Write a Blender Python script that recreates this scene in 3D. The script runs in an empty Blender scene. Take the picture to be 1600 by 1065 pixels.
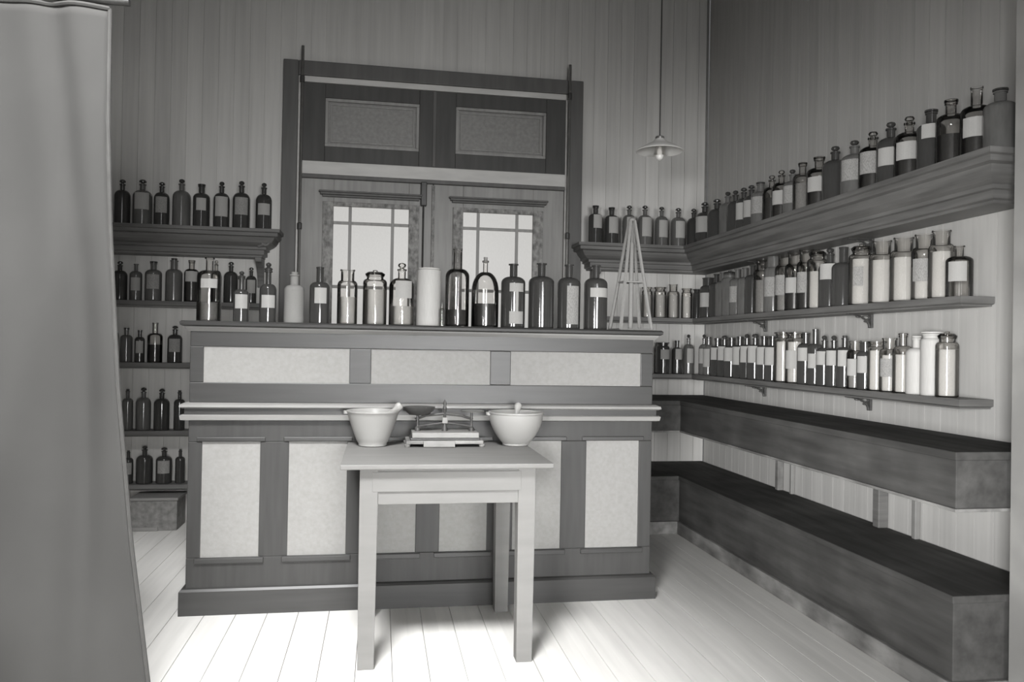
import bpy, math, random
from mathutils import Vector, Matrix
random.seed(7)
C = bpy.context.scene.collection
sc = bpy.context.scene
PI = math.pi

# ------------------------------------------------------------------ camera
F_PX = 1221.5; YAW = .1673; PITCH = .0081; ROLL = .0176
CAM = Vector((0, -5.7788, 1.25))
fwd = Vector((math.sin(YAW)*math.cos(PITCH), math.cos(YAW)*math.cos(PITCH), math.sin(PITCH)))
rt = Vector((math.cos(YAW), -math.sin(YAW), 0)); up = rt.cross(fwd)
R2 = rt*math.cos(ROLL)+up*math.sin(ROLL); U2 = -rt*math.sin(ROLL)+up*math.cos(ROLL)
cd = bpy.data.cameras.new('camera'); cam = bpy.data.objects.new('camera', cd); C.objects.link(cam)
m = Matrix((R2, U2, -fwd)).transposed().to_4x4(); m.translation = CAM
cam.matrix_world = m; cd.sensor_width = 36; cd.lens = F_PX/1600*36; cd.clip_start = .05
sc.camera = cam
def ray(px, py): return fwd*F_PX + R2*(px-800) + U2*(532.5-py)
def uy(px, py, Y): d = ray(px, py); return CAM + d*((Y-CAM.y)/d.y)
def ux(px, py, X): d = ray(px, py); return CAM + d*((X-CAM.x)/d.x)
def uz(px, py, Z): d = ray(px, py); return CAM + d*((Z-CAM.z)/d.z)

# ------------------------------------------------------------------ light, exposure
sc.view_settings.view_transform = 'Standard'; sc.view_settings.look = 'None'
sc.view_settings.gamma = 1; sc.view_settings.use_curve_mapping = False
sc.view_settings.exposure = 0.0
w = bpy.data.worlds.new('World'); sc.world = w; w.use_nodes = True
w.node_tree.nodes['Background'].inputs[0].default_value = (1, 1, 1, 1)
w.node_tree.nodes['Background'].inputs[1].default_value = .11
def area(name, loc, aim, sx, sy, power, spread=PI):
    l = bpy.data.lights.new(name, 'AREA'); l.shape = 'RECTANGLE'; l.size = sx; l.size_y = sy
    l.energy = power; l.spread = spread; l.color = (1, 1, 1)
    o = bpy.data.objects.new(name, l); C.objects.link(o); o.location = loc
    o.rotation_euler = (Vector(aim)-Vector(loc)).to_track_quat('-Z', 'Y').to_euler(); return o
area('front_key_lamp', (1.1, -9.8, 1.2), (.15, 0, .72), 1.7, 1.7, 26, math.radians(39))  # unseen key lamp, added beyond the open front
area('right_shelf_fill', (-1.3, -7.4, 1.15), (2.4, -2.0, .9), .9, 1.1, 25, math.radians(38))  # unseen fill lamp, added to brighten the right wall shelves
area('streak_strip_lamp', (.35, -8.4, 2.7), (.3, 0, 2.2), .3, 2.9, 11, math.radians(100))  # unseen strip lamp, added for the upright streaks on the bottles
sp = bpy.data.lights.new('floor_pool_spot', 'SPOT'); sp.energy = 2500; sp.spot_size = math.radians(64); sp.spot_blend = 1  # unseen spot, added to make the bright pool on the floor
sp.shadow_soft_size = .5; sp.color = (1, 1, 1)
so = bpy.data.objects.new('floor_pool_spot', sp); C.objects.link(so); so.location = (-.6, -4.9, 4.1)
so.rotation_euler = (Vector((-.8, -2.9, 0))-so.location).to_track_quat('-Z', 'Y').to_euler()

# ------------------------------------------------------------------ materials
T = (1, .985, .95)
def col(v): return (v*T[0], v*T[1], v*T[2], 1)
def mat(name, v, rough=.6, var=.12, scale=(6, 6, 6), bump=0., spec=.4, detail=5, blotch=0., metal=0.):
    """grey material whose tone wanders with noise along the object's own axes"""
    m = bpy.data.materials.new(name); m.use_nodes = True; n = m.node_tree.nodes; l = m.node_tree.links
    b = n['Principled BSDF']; b.inputs['Roughness'].default_value = rough
    b.inputs['Specular IOR Level'].default_value = spec; b.inputs['Metallic'].default_value = metal
    tc = n.new('ShaderNodeTexCoord'); mp = n.new('ShaderNodeMapping'); mp.inputs['Scale'].default_value = scale
    nz = n.new('ShaderNodeTexNoise'); nz.inputs['Detail'].default_value = detail; nz.inputs['Scale'].default_value = 1
    cr = n.new('ShaderNodeValToRGB'); e = cr.color_ramp.elements
    e[0].position = .3; e[1].position = .7
    e[0].color = col(v*(1-var)); e[1].color = col(v*(1+var))
    l.new(tc.outputs['Object'], mp.inputs[0]); l.new(mp.outputs[0], nz.inputs['Vector'])
    l.new(nz.outputs['Fac'], cr.inputs[0]); out = cr.outputs[0]
    if blotch:
        n2 = n.new('ShaderNodeTexNoise'); n2.inputs['Scale'].default_value = 3; n2.inputs['Detail'].default_value = 7
        l.new(tc.outputs['Object'], n2.inputs['Vector'])
        c2 = n.new('ShaderNodeValToRGB'); c2.color_ramp.elements[0].position = .42; c2.color_ramp.elements[1].position = .62
        c2.color_ramp.elements[0].color = (1-blotch,)*3+(1,); c2.color_ramp.elements[1].color = (1, 1, 1, 1)
        l.new(n2.outputs['Fac'], c2.inputs[0])
        mx = n.new('ShaderNodeMix'); mx.data_type = 'RGBA'; mx.blend_type = 'MULTIPLY'; mx.inputs[0].default_value = 1
        l.new(out, mx.inputs[6]); l.new(c2.outputs[0], mx.inputs[7]); out = mx.outputs[2]
    l.new(out, b.inputs['Base Color'])
    if bump:
        bp = n.new('ShaderNodeBump'); bp.inputs['Strength'].default_value = bump; bp.inputs['Distance'].default_value = .01
        l.new(nz.outputs['Fac'], bp.inputs['Height']); l.new(bp.outputs[0], b.inputs['Normal'])
    return m
def boards_mat(name, v, axis, pitch, var=.1, rough=.6, streak=(30, 30, 1.2), worn=0.):
    """painted boards: every board its own slightly different tone, streaked along its length"""
    m = mat(name, v, rough, .07, streak, .1, .3); n = m.node_tree.nodes; l = m.node_tree.links
    b = n['Principled BSDF']; src = b.inputs['Base Color'].links[0].from_socket
    tc = n['Texture Coordinate']; sx = n.new('ShaderNodeSeparateXYZ'); l.new(tc.outputs['Object'], sx.inputs[0])
    dv = n.new('ShaderNodeMath'); dv.operation = 'DIVIDE'; dv.inputs[1].default_value = pitch; l.new(sx.outputs[axis], dv.inputs[0])
    fl = n.new('ShaderNodeMath'); fl.operation = 'FLOOR'; l.new(dv.outputs[0], fl.inputs[0])
    wn = n.new('ShaderNodeTexWhiteNoise'); wn.noise_dimensions = '1D'; l.new(fl.outputs[0], wn.inputs['W'])
    mr = n.new('ShaderNodeMapRange'); mr.inputs['To Min'].default_value = 1-var; mr.inputs['To Max'].default_value = 1+var
    l.new(wn.outputs['Value'], mr.inputs[0])
    mx = n.new('ShaderNodeMix'); mx.data_type = 'RGBA'; mx.blend_type = 'MULTIPLY'; mx.inputs[0].default_value = 1
    cb = n.new('ShaderNodeCombineXYZ')
    for i in range(3): l.new(mr.outputs[0], cb.inputs[i])
    l.new(src, mx.inputs[6]); l.new(cb.outputs[0], mx.inputs[7]); out = mx.outputs[2]
    l.new(out, b.inputs['Base Color']); return m
def glass(name, clear, edge, gloss=.08):
    col = lambda v: (v, v*.992, v*.98, 1)
    m = bpy.data.materials.new(name); m.use_nodes = True; n = m.node_tree.nodes; l = m.node_tree.links
    n.remove(n['Principled BSDF']); o = n['Material Output']
    lw = n.new('ShaderNodeLayerWeight'); lw.inputs[0].default_value = .35
    cr = n.new('ShaderNodeValToRGB'); cr.color_ramp.elements[0].color = col(clear); cr.color_ramp.elements[1].color = col(edge)
    cr.color_ramp.elements[0].position = .25; cr.color_ramp.elements[1].position = .85
    l.new(lw.outputs['Facing'], cr.inputs[0])
    tr = n.new('ShaderNodeBsdfTransparent'); l.new(cr.outputs[0], tr.inputs[0])
    gl = n.new('ShaderNodeBsdfGlossy'); gl.inputs['Roughness'].default_value = gloss; gl.inputs[0].default_value = col(.9)
    fr = n.new('ShaderNodeFresnel'); fr.inputs[0].default_value = 1.5
    ms = n.new('ShaderNodeMixShader'); l.new(fr.outputs[0], ms.inputs[0]); l.new(tr.outputs[0], ms.inputs[1]); l.new(gl.outputs[0], ms.inputs[2])
    l.new(ms.outputs[0], o.inputs[0]); return m
def milky(name, v, alpha):
    m = mat(name, v, .5, .06, (15, 15, 6), 0, .25); m.node_tree.nodes['Principled BSDF'].inputs['Alpha'].default_value = alpha; return m
M = {}
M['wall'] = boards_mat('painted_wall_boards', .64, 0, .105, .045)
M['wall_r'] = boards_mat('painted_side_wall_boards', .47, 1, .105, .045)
M['plaster'] = mat('pale_worn_plaster', .33, .8, .1, (3, 3, 3), .1, .2, blotch=.12)
M['ceil'] = boards_mat('ceiling_boards', .12, 0, .12)
M['floor'] = boards_mat('worn_floor_boards', .7, 0, .14, .05, .55, (20, 1.5, 20))
M['wood'] = mat('dark_varnished_wood', .036, .42, .14, (3, 40, 40), .03, .52)
M['woodv'] = mat('dark_varnished_upright_wood', .04, .5, .14, (40, 40, 3), .03, .4)
M['shelf'] = mat('dark_shelf_wood', .15, .5, .25, (3, 3, 40), .03, .4)
M['casing'] = mat('dark_painted_casing', .13, .5, .15, (20, 20, 2), .02, .4)
M['tframe'] = mat('dark_painted_transom', .09, .55, .15, (20, 20, 2), .02, .3)
M['pale_w'] = mat('pale_painted_door_trim', .68, .5, .08, (5, 5, 20), .02, .3)
M['pale'] = mat('pale_painted_trim', .24, .45, .08, (5, 5, 20), .02, .4)
M['grey'] = mat('mid_grey_painted_door', .36, .5, .14, (30, 30, 2), .03, .4, blotch=.1)
M['mottle'] = mat('mottled_worn_paint', .28, .6, .5, (40, 40, 25), .1, .3)
M['tpanel'] = mat('grey_transom_panel', .3, .5, .12, (40, 40, 40), .03, .3)
M['panel'] = mat('cream_panel', .265, .65, .06, (60, 60, 60), .05, .12)
M['table'] = mat('white_painted_table', .19, .65, .07, (3, 20, 20), .03, .15, blotch=.05)
M['china'] = mat('white_porcelain', .33, .35, .02, (5, 5, 5), 0, .3)
M['iron'] = mat('dark_iron', .06, .4, .2, (20, 20, 20), .05, .5)
M['brass'] = mat('dull_nickel', .32, .3, .1, (20, 20, 20), 0, .6, metal=.8)
M['stone'] = mat('pale_marble', .24, .55, .12, (10, 10, 10), 0, .5)
M['cloth'] = mat('grey_canvas', .06, .9, .08, (2, 2, 1.5), .2, .1, blotch=.06)
M['hem'] = mat('dark_canvas_hem', .07, .9, .1, (20, 20, 20), 0, .1)
M['bench'] = mat('stained_bench_wood', .085, .8, .25, (20, 2, 20), .08, .12, blotch=.25)
M['plinth'] = mat('worn_plinth_paint', .26, .7, .3, (20, 6, 20), .1, .3, blotch=.45)
M['dark'] = mat('dark_amber_glass', .05, .1, .06, (8, 8, 8), 0, .6)
M['mid'] = mat('smoky_grey_glass', .12, .14, .15, (3, 3, 3), 0, .6)
M['dstop'] = mat('dark_glass_stopper', .05, .15, .2, (8, 8, 8), 0, .6)
M['liquid'] = mat('dark_tincture', .04, .3, .3, (20, 20, 20), 0, .4)
M['powder'] = mat('white_powder', .44, .8, .1, (40, 40, 40), .1, .2)
M['greyliquid'] = mat('grey_powder', .2, .6, .3, (30, 30, 30), .1, .3)
M['paper'] = mat('cream_paper', .4, .7, .06, (40, 40, 40), 0, .2)
M['oldpaper'] = mat('aged_paper', .3, .7, .35, (35, 35, 35), 0, .2)
M['clear'] = glass('clear_glass', .95, .4)
M['frost'] = glass('pale_clear_glass', .97, .9)
M['milk'] = milky('milky_glass', .6, .8)
M['opal'] = mat('opal_lamp_glass', .8, .25, .04, (5, 5, 5), 0, .5)
M['card'] = mat('pale_card_box', .25, .7, .2, (5, 5, 5), .05, .2)
mp_ = bpy.data.materials.new('daylit_frosted_pane'); mp_.use_nodes = True; b_ = mp_.node_tree.nodes['Principled BSDF']
nz_ = mp_.node_tree.nodes.new('ShaderNodeTexNoise'); nz_.inputs['Scale'].default_value = 60
cr_ = mp_.node_tree.nodes.new('ShaderNodeValToRGB'); cr_.color_ramp.elements[0].color = col(.85); cr_.color_ramp.elements[1].color = col(1)
mp_.node_tree.links.new(nz_.outputs['Fac'], cr_.inputs[0]); mp_.node_tree.links.new(cr_.outputs[0], b_.inputs['Emission Color'])
b_.inputs['Base Color'].default_value = col(.1); b_.inputs['Roughness'].default_value = .4; b_.inputs['Emission Strength'].default_value = .52
M['pane'] = mp_

# ------------------------------------------------------------------ mesh helpers
class MB:
    def __init__(s): s.v = []; s.f = []
    def box(s, x0, x1, y0, y1, z0, z1):
        if x0 > x1: x0, x1 = x1, x0
        if y0 > y1: y0, y1 = y1, y0
        if z0 > z1: z0, z1 = z1, z0
        b = len(s.v)
        s.v += [(x, y, z) for z in (z0, z1) for x, y in ((x0, y0), (x1, y0), (x1, y1), (x0, y1))]
        s.f += [tuple(b+i for i in q) for q in ((3, 2, 1, 0), (4, 5, 6, 7), (0, 1, 5, 4), (1, 2, 6, 5), (2, 3, 7, 6), (3, 0, 4, 7))]
        return s
    def loft(s, rings, closed=True, cap=True):
        b = len(s.v); n = len(rings[0])
        for r in rings: s.v += [tuple(p) for p in r]
        for i in range(len(rings)-1):
            for j in range(n if closed else n-1):
                k = (j+1) % n
                s.f.append((b+i*n+j, b+i*n+k, b+(i+1)*n+k, b+(i+1)*n+j))
        if cap:
            s.f.append(tuple(b+j for j in range(n))[::-1]); e = b+(len(rings)-1)*n
            s.f.append(tuple(e+j for j in range(n)))
        return s
    def lathe(s, prof, c=(0, 0, 0), seg=24, cap=True, axis='z'):
        rings = []
        for r, z in prof:
            ring = []
            for k in range(seg):
                a = 2*PI*k/seg; p = (r*math.cos(a), r*math.sin(a), z)
                if axis == 'y': p = (p[0], -p[2], p[1])
                ring.append((c[0]+p[0], c[1]+p[1], c[2]+p[2]))
            rings.append(ring)
        return s.loft(rings, True, cap)
    def tube(s, pts, r, seg=8, r2=None):
        pts = [Vector(p) for p in pts]; rings = []
        for i, p in enumerate(pts):
            d = (pts[min(i+1, len(pts)-1)]-pts[max(i-1, 0)]).normalized()
            u = d.cross(Vector((0, 0, 1)))
            if u.length < .01: u = d.cross(Vector((1, 0, 0)))
            u.normalize(); v = d.cross(u).normalized()
            rr = r if r2 is None else r+(r2-r)*i/(len(pts)-1)
            rings.append([p+u*rr*math.cos(2*PI*k/seg)+v*rr*math.sin(2*PI*k/seg) for k in range(seg)])
        return s.loft(rings)
    def ring(s, c, R, r, axis='y', seg=20):
        pts = []
        b = len(s.v)
        for i in range(seg):
            a = 2*PI*i/seg
            for k in range(6):
                t = 2*PI*k/6; q = R+r*math.cos(t); h = r*math.sin(t)
                p = {'y': (q*math.cos(a), h, q*math.sin(a)), 'x': (h, q*math.cos(a), q*math.sin(a)), 'z': (q*math.cos(a), q*math.sin(a), h)}[axis]
                s.v.append((c[0]+p[0], c[1]+p[1], c[2]+p[2]))
        for i in range(seg):
            for k in range(6):
                s.f.append((b+i*6+k, b+i*6+(k+1) % 6, b+((i+1) % seg)*6+(k+1) % 6, b+((i+1) % seg)*6+k))
        return s
    def prism(s, poly, axis, a0, a1):
        """poly in the two other axes, extruded along axis from a0 to a1"""
        def P(p, a): return {'x': (a, p[0], p[1]), 'y': (p[0], a, p[1]), 'z': (p[0], p[1], a)}[axis]
        return s.loft([[P(p, a0) for p in poly], [P(p, a1) for p in poly]])
    def build(s, name, m, parent=None, bevel=0., smooth=False, orig=None):
        import bmesh
        me = bpy.data.meshes.new(name); vs = s.v
        if orig is not None: vs = [(p[0]-orig[0], p[1]-orig[1], p[2]-orig[2]) for p in vs]
        me.from_pydata([tuple(p) for p in vs], [], s.f)
        bm = bmesh.new(); bm.from_mesh(me); bmesh.ops.recalc_face_normals(bm, faces=bm.faces); bm.to_mesh(me); bm.free()
        me.materials.append(M[m] if isinstance(m, str) else m)
        o = bpy.data.objects.new(name, me); C.objects.link(o)
        if orig is not None: o.location = orig
        if parent is not None: o.parent = parent
        if bevel:
            bv = o.modifiers.new('bevel', 'BEVEL'); bv.width = bevel; bv.segments = 2; bv.limit_method = 'ANGLE'
        if smooth:
            for p in me.polygons: p.use_smooth = True
            try: me.set_sharp_from_angle(angle=math.radians(38))
            except Exception: pass
        return o
def thing(name, label, cat, loc=(0, 0, 0), group=None, rz=0):
    o = bpy.data.objects.new(name, None); C.objects.link(o); o.location = loc; o.rotation_euler = (0, 0, rz)
    o.empty_display_size = .05; return tag(o, label, cat, group)
def tag(o, label, cat, group=None):
    o['label'] = label; o['category'] = cat
    if group: o['group'] = group
    return o
def struct(o): o['kind'] = 'structure'; return o
def kids(o): return [c for c in C.objects if c.parent == o]
def dup(o, children=None):
    r = o.copy(); C.objects.link(r)
    for c in (children if children is not None else kids(o)):
        k = c.copy(); C.objects.link(k); k.parent = r
    return r

# ------------------------------------------------------------------ room shell
XR = 2.497; XL = -2.35; YF = -7.6; ZC = 4.25
def board_wall(name, m, a0, a1, z0, z1, axis, at, inward, pitch=.105, holes=()):
    """boards with V grooves, standing side by side"""
    k = MB(); n0 = math.floor(a0/pitch); x = n0*pitch; g = .003; t = .03
    while x < a1:
        l, r = max(x, a0), min(x+pitch, a1)
        if r-l > .01:
            spans = [(z0, z1)]
            for h0, h1, hz0, hz1 in holes:
                if r > h0+.001 and l < h1-.001: spans = [(z0, hz0), (hz1, z1)] if hz0 > z0 else [(hz1, z1)]
            for s0, s1 in spans:
                h = at+inward*.006
                for prof in ([(l+g/2, h), (r-g/2, h), (r-g/2, at), (l+g/2, at)], [(l, at), (r, at), (r, at-inward*t), (l, at-inward*t)]):
                    if axis == 'y': prof = [(q, p) for p, q in prof]
                    k.prism(prof, 'z', s0, s1)
        x += pitch
    return struct(k.build(name, m))
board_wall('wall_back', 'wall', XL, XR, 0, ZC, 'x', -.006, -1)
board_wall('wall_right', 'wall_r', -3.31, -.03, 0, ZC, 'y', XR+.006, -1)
px_ = ux(1552, 500, 2.26)
struct(MB().box(2.24, XR+.05, YF, -3.31, 0, ZC).build('wall_front', 'plaster'))
board_wall('wall_left', 'wall_r', YF, -.03, 0, ZC, 'y', XL-.006, 1)
kf = MB(); x = XL-.1
while x < XR+.2:
    l, r = x, x+.14
    kf.prism([(l+.001, 0), (r-.001, 0), (r-.001, -.04), (l+.001, -.04)], 'y', YF, .05); x += .14
kf.box(XL-.1, XR+.25, YF, .05, -.08, -.041)
struct(kf.build('floor', 'floor', bevel=.0015))
struct(MB().box(XL-.05, XR+.05, YF, .05, ZC, ZC+.06).build('ceiling', 'ceil'))
struct(MB().box(XR-.02, XR-.004, -.022, -.004, 2.3, ZC-.01).build('trim_1', 'pale', bevel=.003))

# ------------------------------------------------------------------ double door in the back wall
D = struct(bpy.data.objects.new('door_1', None)); C.objects.link(D)
dl, dr, dt = -.709, 1.477, 3.262
def wz(px, py, Y=-.04): return uy(px, py, Y).z
def wx(px, py, Y=-.04): return uy(px, py, Y).x
cw = .105
k = MB(); k.box(dl, dl+cw, -.075, -.008, 0, dt).box(dr-cw, dr, -.075, -.008, 0, dt).box(dl+cw, dr-cw, -.075, -.008, dt-.105, dt)
k.build('casing', 'casing', D, .006)
k = MB(); i0, i1 = dl+cw, dr-cw; it = dt-.105; bw = .035
k.box(i0, i0+bw*.7, -.06, -.008, 0, it).box(i1-bw*.7, i1, -.06, -.008, 0, it).box(i0+bw*.7, i1-bw*.7, -.06, -.008, it-.042, it)
k.build('bead', 'pale_w', D, .004)
j0, j1 = i0+bw*.7, i1-bw*.7; jt = it-.042
tb1 = (wz(475, 250)+wz(880, 275))/2; tb0 = tb1-.093
xc = wx(677, 290)
# transom: dark frame with two recessed grey panels
def zz(pts): return sum(wz(*p) for p in pts)/len(pts)
pz1 = zz([(508, 152), (655, 162), (712, 167), (853, 178)]); pz0 = zz([(507, 227), (653, 236), (711, 242), (851, 249)])
pa0, pa1, pb0, pb1 = wx(508, 190), wx(655, 200), wx(712, 205), wx(853, 210)
k = MB().box(j0, pa0, -.05, -.008, tb1, jt).box(pa1, pb0, -.05, -.008, tb1, jt).box(pb1, j1, -.05, -.008, tb1, jt)
k.box(pa0, pa1, -.05, -.008, pz1, jt).box(pb0, pb1, -.05, -.008, pz1, jt).box(pa0, pa1, -.05, -.008, tb1, pz0).box(pb0, pb1, -.05, -.008, tb1, pz0)
tf = k.build('transom_frame', 'tframe', D, .004)
MB().box(xc-.012, xc+.012, -.058, -.05, tb1+.005, jt-.005).build('mullion', 'casing', D, .003)
for a, b in ((pa0, pa1), (pb0, pb1)):
    p = MB().box(a, b, -.02, -.008, pz0, pz1).build('transom_panel', 'tpanel', D)
    k = MB(); e = .022
    for q, d in ((0, -.042), (e*1.6, -.03)):
        w_ = e if q == 0 else e*.5
        k.box(a+q, b-q, d, -.02, pz1-q-w_, pz1-q).box(a+q, b-q, d, -.02, pz0+q, pz0+q+w_)
        k.box(a+q, a+q+w_, d, -.02, pz0+q+w_, pz1-q-w_).box(b-q-w_, b-q, d, -.02, pz0+q+w_, pz1-q-w_)
    k.build('panel_bead', 'grey', D, .003)
MB().box(j0, j1, -.065, -.008, tb0, tb1).build('transom_bar', 'pale_w', D, .004)
MB().box(j0, j1, -.072, -.008, tb0-.028, tb0).build('door_head', 'casing', D, .004)
dh = tb0-.028
def leaf(x0, x1, gx0, gx1, gt, gb, mx, mz, capx0, capx1, capz):
    L = bpy.data.objects.new('door_leaf', None); C.objects.link(L); L.parent = D
    k = MB().box(x0, gx0, -.045, -.008, .02, dh).box(gx1, x1, -.045, -.008, .02, dh).box(gx0, gx1, -.045, -.008, gt, dh).box(gx0, gx1, -.045, -.008, .02, gb)
    k.build('leaf_frame', 'grey', L, .003)
    fw = .075
    k = MB().box(gx0-fw, gx0, -.062, -.045, gb-fw, gt+fw*.4).box(gx1, gx1+fw, -.062, -.045, gb-fw, gt+fw*.4)
    k.box(gx0, gx1, -.062, -.045, gt, gt+fw*.4).box(gx0, gx1, -.062, -.045, gb-fw, gb)
    k.build('window_surround', 'mottle', L, .003)
    k = MB()
    for i, (o_, h0, h1) in enumerate(((.0, 0, .014), (.014, .014, .03), (.022, .03, .042))):
        k.box(capx0-o_, capx1+o_, -.062-.012-o_, -.045, capz+h0, capz+h1)
    k.build('window_cap', 'casing', L, .003)
    MB().box(gx0, gx1, -.03, -.022, gb, gt).build('pane', 'pane', L)
    k = MB(); b = .011
    for x_ in mx: k.box(x_-b, x_+b, -.042, -.03, gb, gt)
    for z_ in mz: k.box(gx0, gx1, -.04, -.03, z_-b, z_+b)
    k.build('glazing_bars', 'grey', L, .002)
    k = MB().box(gx0-fw, gx1+fw, -.055, -.045, .2, gb-fw-.16)
    k.build('lower_panel', 'grey', L, .004)
    return L
gy = -.03
lg0, lg1 = wx(520, 400, gy), wx(637.5, 400, gy); rg0, rg1 = wx(722, 400, gy), wx(831, 400, gy)
gt = (wz(520, 321, gy)+wz(637, 327, gy))/2; gt2 = (wz(722, 333, gy)+wz(830, 337, gy))/2; gt = gt2 = (gt+gt2)/2
mz1 = (wz(580, 350, gy)+wz(776, 359, gy))/2; mz2 = wz(605, 450, gy)
cz = (wz(580, 311)+wz(780, 321))/2
leaf(j0+.004, xc-.003, lg0, lg1, gt, 1.0, (wx(546, 400, gy), wx(612.5, 400, gy)), (mz1, mz2), wx(504, 310), wx(655, 316), cz)
leaf(xc+.003, j1-.004, rg0, rg1, gt2, 1.0, (wx(746, 400, gy), wx(806.5, 400, gy)), (mz1, mz2), wx(706, 320), wx(850, 325), cz)
xb = wx(662, 300)
MB().box(xb-.022, xb+.022, -.09, -.045, wz(662, 323), wz(662, 286)).build('bolt_case', 'iron', D, .006)
MB().tube([(xb, -.07, wz(662, 323)), (xb, -.07, 1.45)], .006).build('bolt_rod', 'iron', D, smooth=True)
MB().box(xc-.01, xc+.012, -.062, -.045, 1.1, dh-.01).build('astragal', 'mottle', D, .003)
def rail(px, ytop, zb, lab):
    x_ = wx(px, 260, -.09); zt = wz(px+1, ytop, -.09)
    t = thing('wall_pipe', lab, 'pipe', (x_, -.1, zb))
    MB().tube([(0, 0, 0), (0, 0, zt-zb)], .011).build('pipe', 'brass', t, smooth=True)
    for q in (.25, .62, .93):
        h = (zt-zb)*q; k = MB().lathe([(.011, h-.025), (.017, h-.02), (.017, h+.02), (.011, h+.025)], seg=12)
        k.build('pipe_clip', 'iron', t, .002)
rail(470, 72, .0, 'thin vertical metal pipe running up the left side of the door casing')
rail(888, 102, .0, 'thin vertical metal pipe running up the right side of the door casing')

# ------------------------------------------------------------------ shelves
def ringL(xs, d, dm, z, yend, e=1):
    o = (dm-d)*e
    return [(xs+o, -.0125, z), (xs+o, -d, z), (XR-d, -d, z), (XR-d, yend+o, z), (XR-.0065, yend+o, z), (XR-.0065, -.0125, z)]
def ringB(x0, x1, d, dm, z, e=1):
    o = (dm-d)*e
    return [(x0, -.0125, z), (x0, -d, z), (x1-o, -d, z), (x1-o, -.0125, z)]
CORN = [(.30, 0), (.30, -.022), (.285, -.026), (.285, -.048), (.262, -.054), (.255, -.07), (.242, -.088), (.222, -.103), (.2, -.114), (.2, -.13), (.185, -.134), (.185, -.165), (.17, -.17), (.17, -.182)]
S1 = 2.022; S2 = 1.493; S3 = 1.0695
YE1 = -3.243; YE = -2.94
def shelfL(name, xs, prof, z, ye, m, lab):
    dm = prof[0][0]
    o = MB().loft([ringL(xs, d, dm, z+dz, ye) for d, dz in prof]).build(name, m)
    return tag(o, lab, 'shelf')
xs1 = uy(905, 377, -.3).x
shelfL('cornice_shelf', xs1, CORN, S1, YE1, 'shelf', 'dark moulded cornice shelf running from right of door around the right corner')
PL = [(.165, 0), (.165, -.028), (.15, -.034), (.15, -.04)]
shelfL('wall_shelf', wx(930, 490), PL, S2, YE, 'shelf', 'dark plank shelf around the right corner, second level below the cornice shelf')
shelfL('wall_shelf', wx(930, 575), PL, S3, YE, 'shelf', 'dark plank shelf around the right corner, third level just above the wide counter')
# left
xe1 = uy(437, 357, -.3).x; xw = XL+.0065
o = MB().loft([ringB(xw, xe1, d, .3, S1+dz) for d, dz in CORN]).build('cornice_shelf', 'shelf')
tag(o, 'dark moulded cornice shelf left of the door, holding eight dark bottles', 'shelf')
xe2 = uy(412, 470, -.16).x
LZ = []
for yb, nm in ((469.5, 'dark plank shelf left of the door, directly below the left cornice shelf'),
               (566.5, 'dark plank shelf between curtain and counter, third level on the left'),
               (673, 'dark plank shelf between curtain and counter, fourth level on the left'),
               (757, 'lowest dark plank shelf between curtain and counter on the left')):
    z = uy(240, yb, -.165).z; LZ.append(z)
    o = MB().loft([ringB(xw, xe2, d, .165, z+dz) for d, dz in PL]).build('wall_shelf', 'shelf'); tag(o, nm, 'shelf')
def corbel(x_, zt, lab, h=.2, d=.17, wd=.045):
    k = MB(); pr = [(-.008, zt), (-d, zt), (-d, zt-.03)]
    for i in range(9):
        a = i/8*PI/2; pr.append((-.03-(d-.045)*(1-math.sin(a)), zt-.03-(h-.05)*(1-math.cos(a))**.8))
    pr += [(-.03, zt-h), (-.008, zt-h)]
    k.prism(pr, 'x', x_-wd/2, x_+wd/2)
    o = k.build('wooden_corbel', 'shelf', None, .004, orig=(x_, 0, zt)); return tag(o, lab, 'bracket')
corbel(uy(406, 390, -.1).x, S1-.182, 'dark wooden corbel under the right end of the left cornice shelf')
corbel(uy(931, 415, -.1).x, S1-.182, 'dark wooden corbel under the left end of the cornice shelf right of the door')
k = MB()
k.ring((0, 0, 0), .022, .011, 'y').ring((.03, 0, .03), .015, .009, 'y').tube([(-.05, 0, -.03), (-.02, 0, -.02), (.02, 0, .01), (.05, 0, .05)], .01)
o = k.build('carved_scroll', 'shelf', None, smooth=True); o.location = (uy(415, 378, -.23).x, -.23, uy(415, 378, -.23).z-.0)
tag(o, 'small dark carved scroll tucked under the right tip of the left cornice shelf', 'scroll')
# iron brackets on the right wall
def bracket_proto():
    t = thing('shelf_bracket', 'x', 'bracket', (0, 0, 0), 'iron brackets under the right wall shelves')
    k = MB().box(-.012, 0, -.016, .016, -.17, 0); k.build('back_plate', 'iron', t, .003)
    k = MB().box(-.14, 0, -.012, .012, -.012, 0); k.build('arm', 'iron', t, .003)
    pts = [(-.012-.118*(1-math.cos(a*PI/2/8)), 0, -.16+.15*math.sin(a*PI/2/8)) for a in range(9)]
    k = MB().tube(pts, .007).ring((-.035, 0, -.045), .02, .005).ring((-.075, 0, -.032), .014, .004).ring((-.03, 0, -.09), .012, .004)
    k.build('scroll_brace', 'iron', t, smooth=True); return t
bp = bracket_proto(); first = True
for zt, lev in ((S1-.182, 'cornice shelf'), (S2-.04, 'second plank shelf'), (S3-.04, 'third plank shelf')):
    for px, wh in ((1197, 'nearer the corner'), (1362, 'farther from the corner')):
        t = bp if first else dup(bp); first = False
        t['label'] = f'scrolled iron bracket under right wall {lev}, {wh}'
        t.location = (XR-.0065, ux(px, 625, XR).y, zt)
        if lev[0] == 'c': t.scale = (1, 1, .42)

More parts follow.
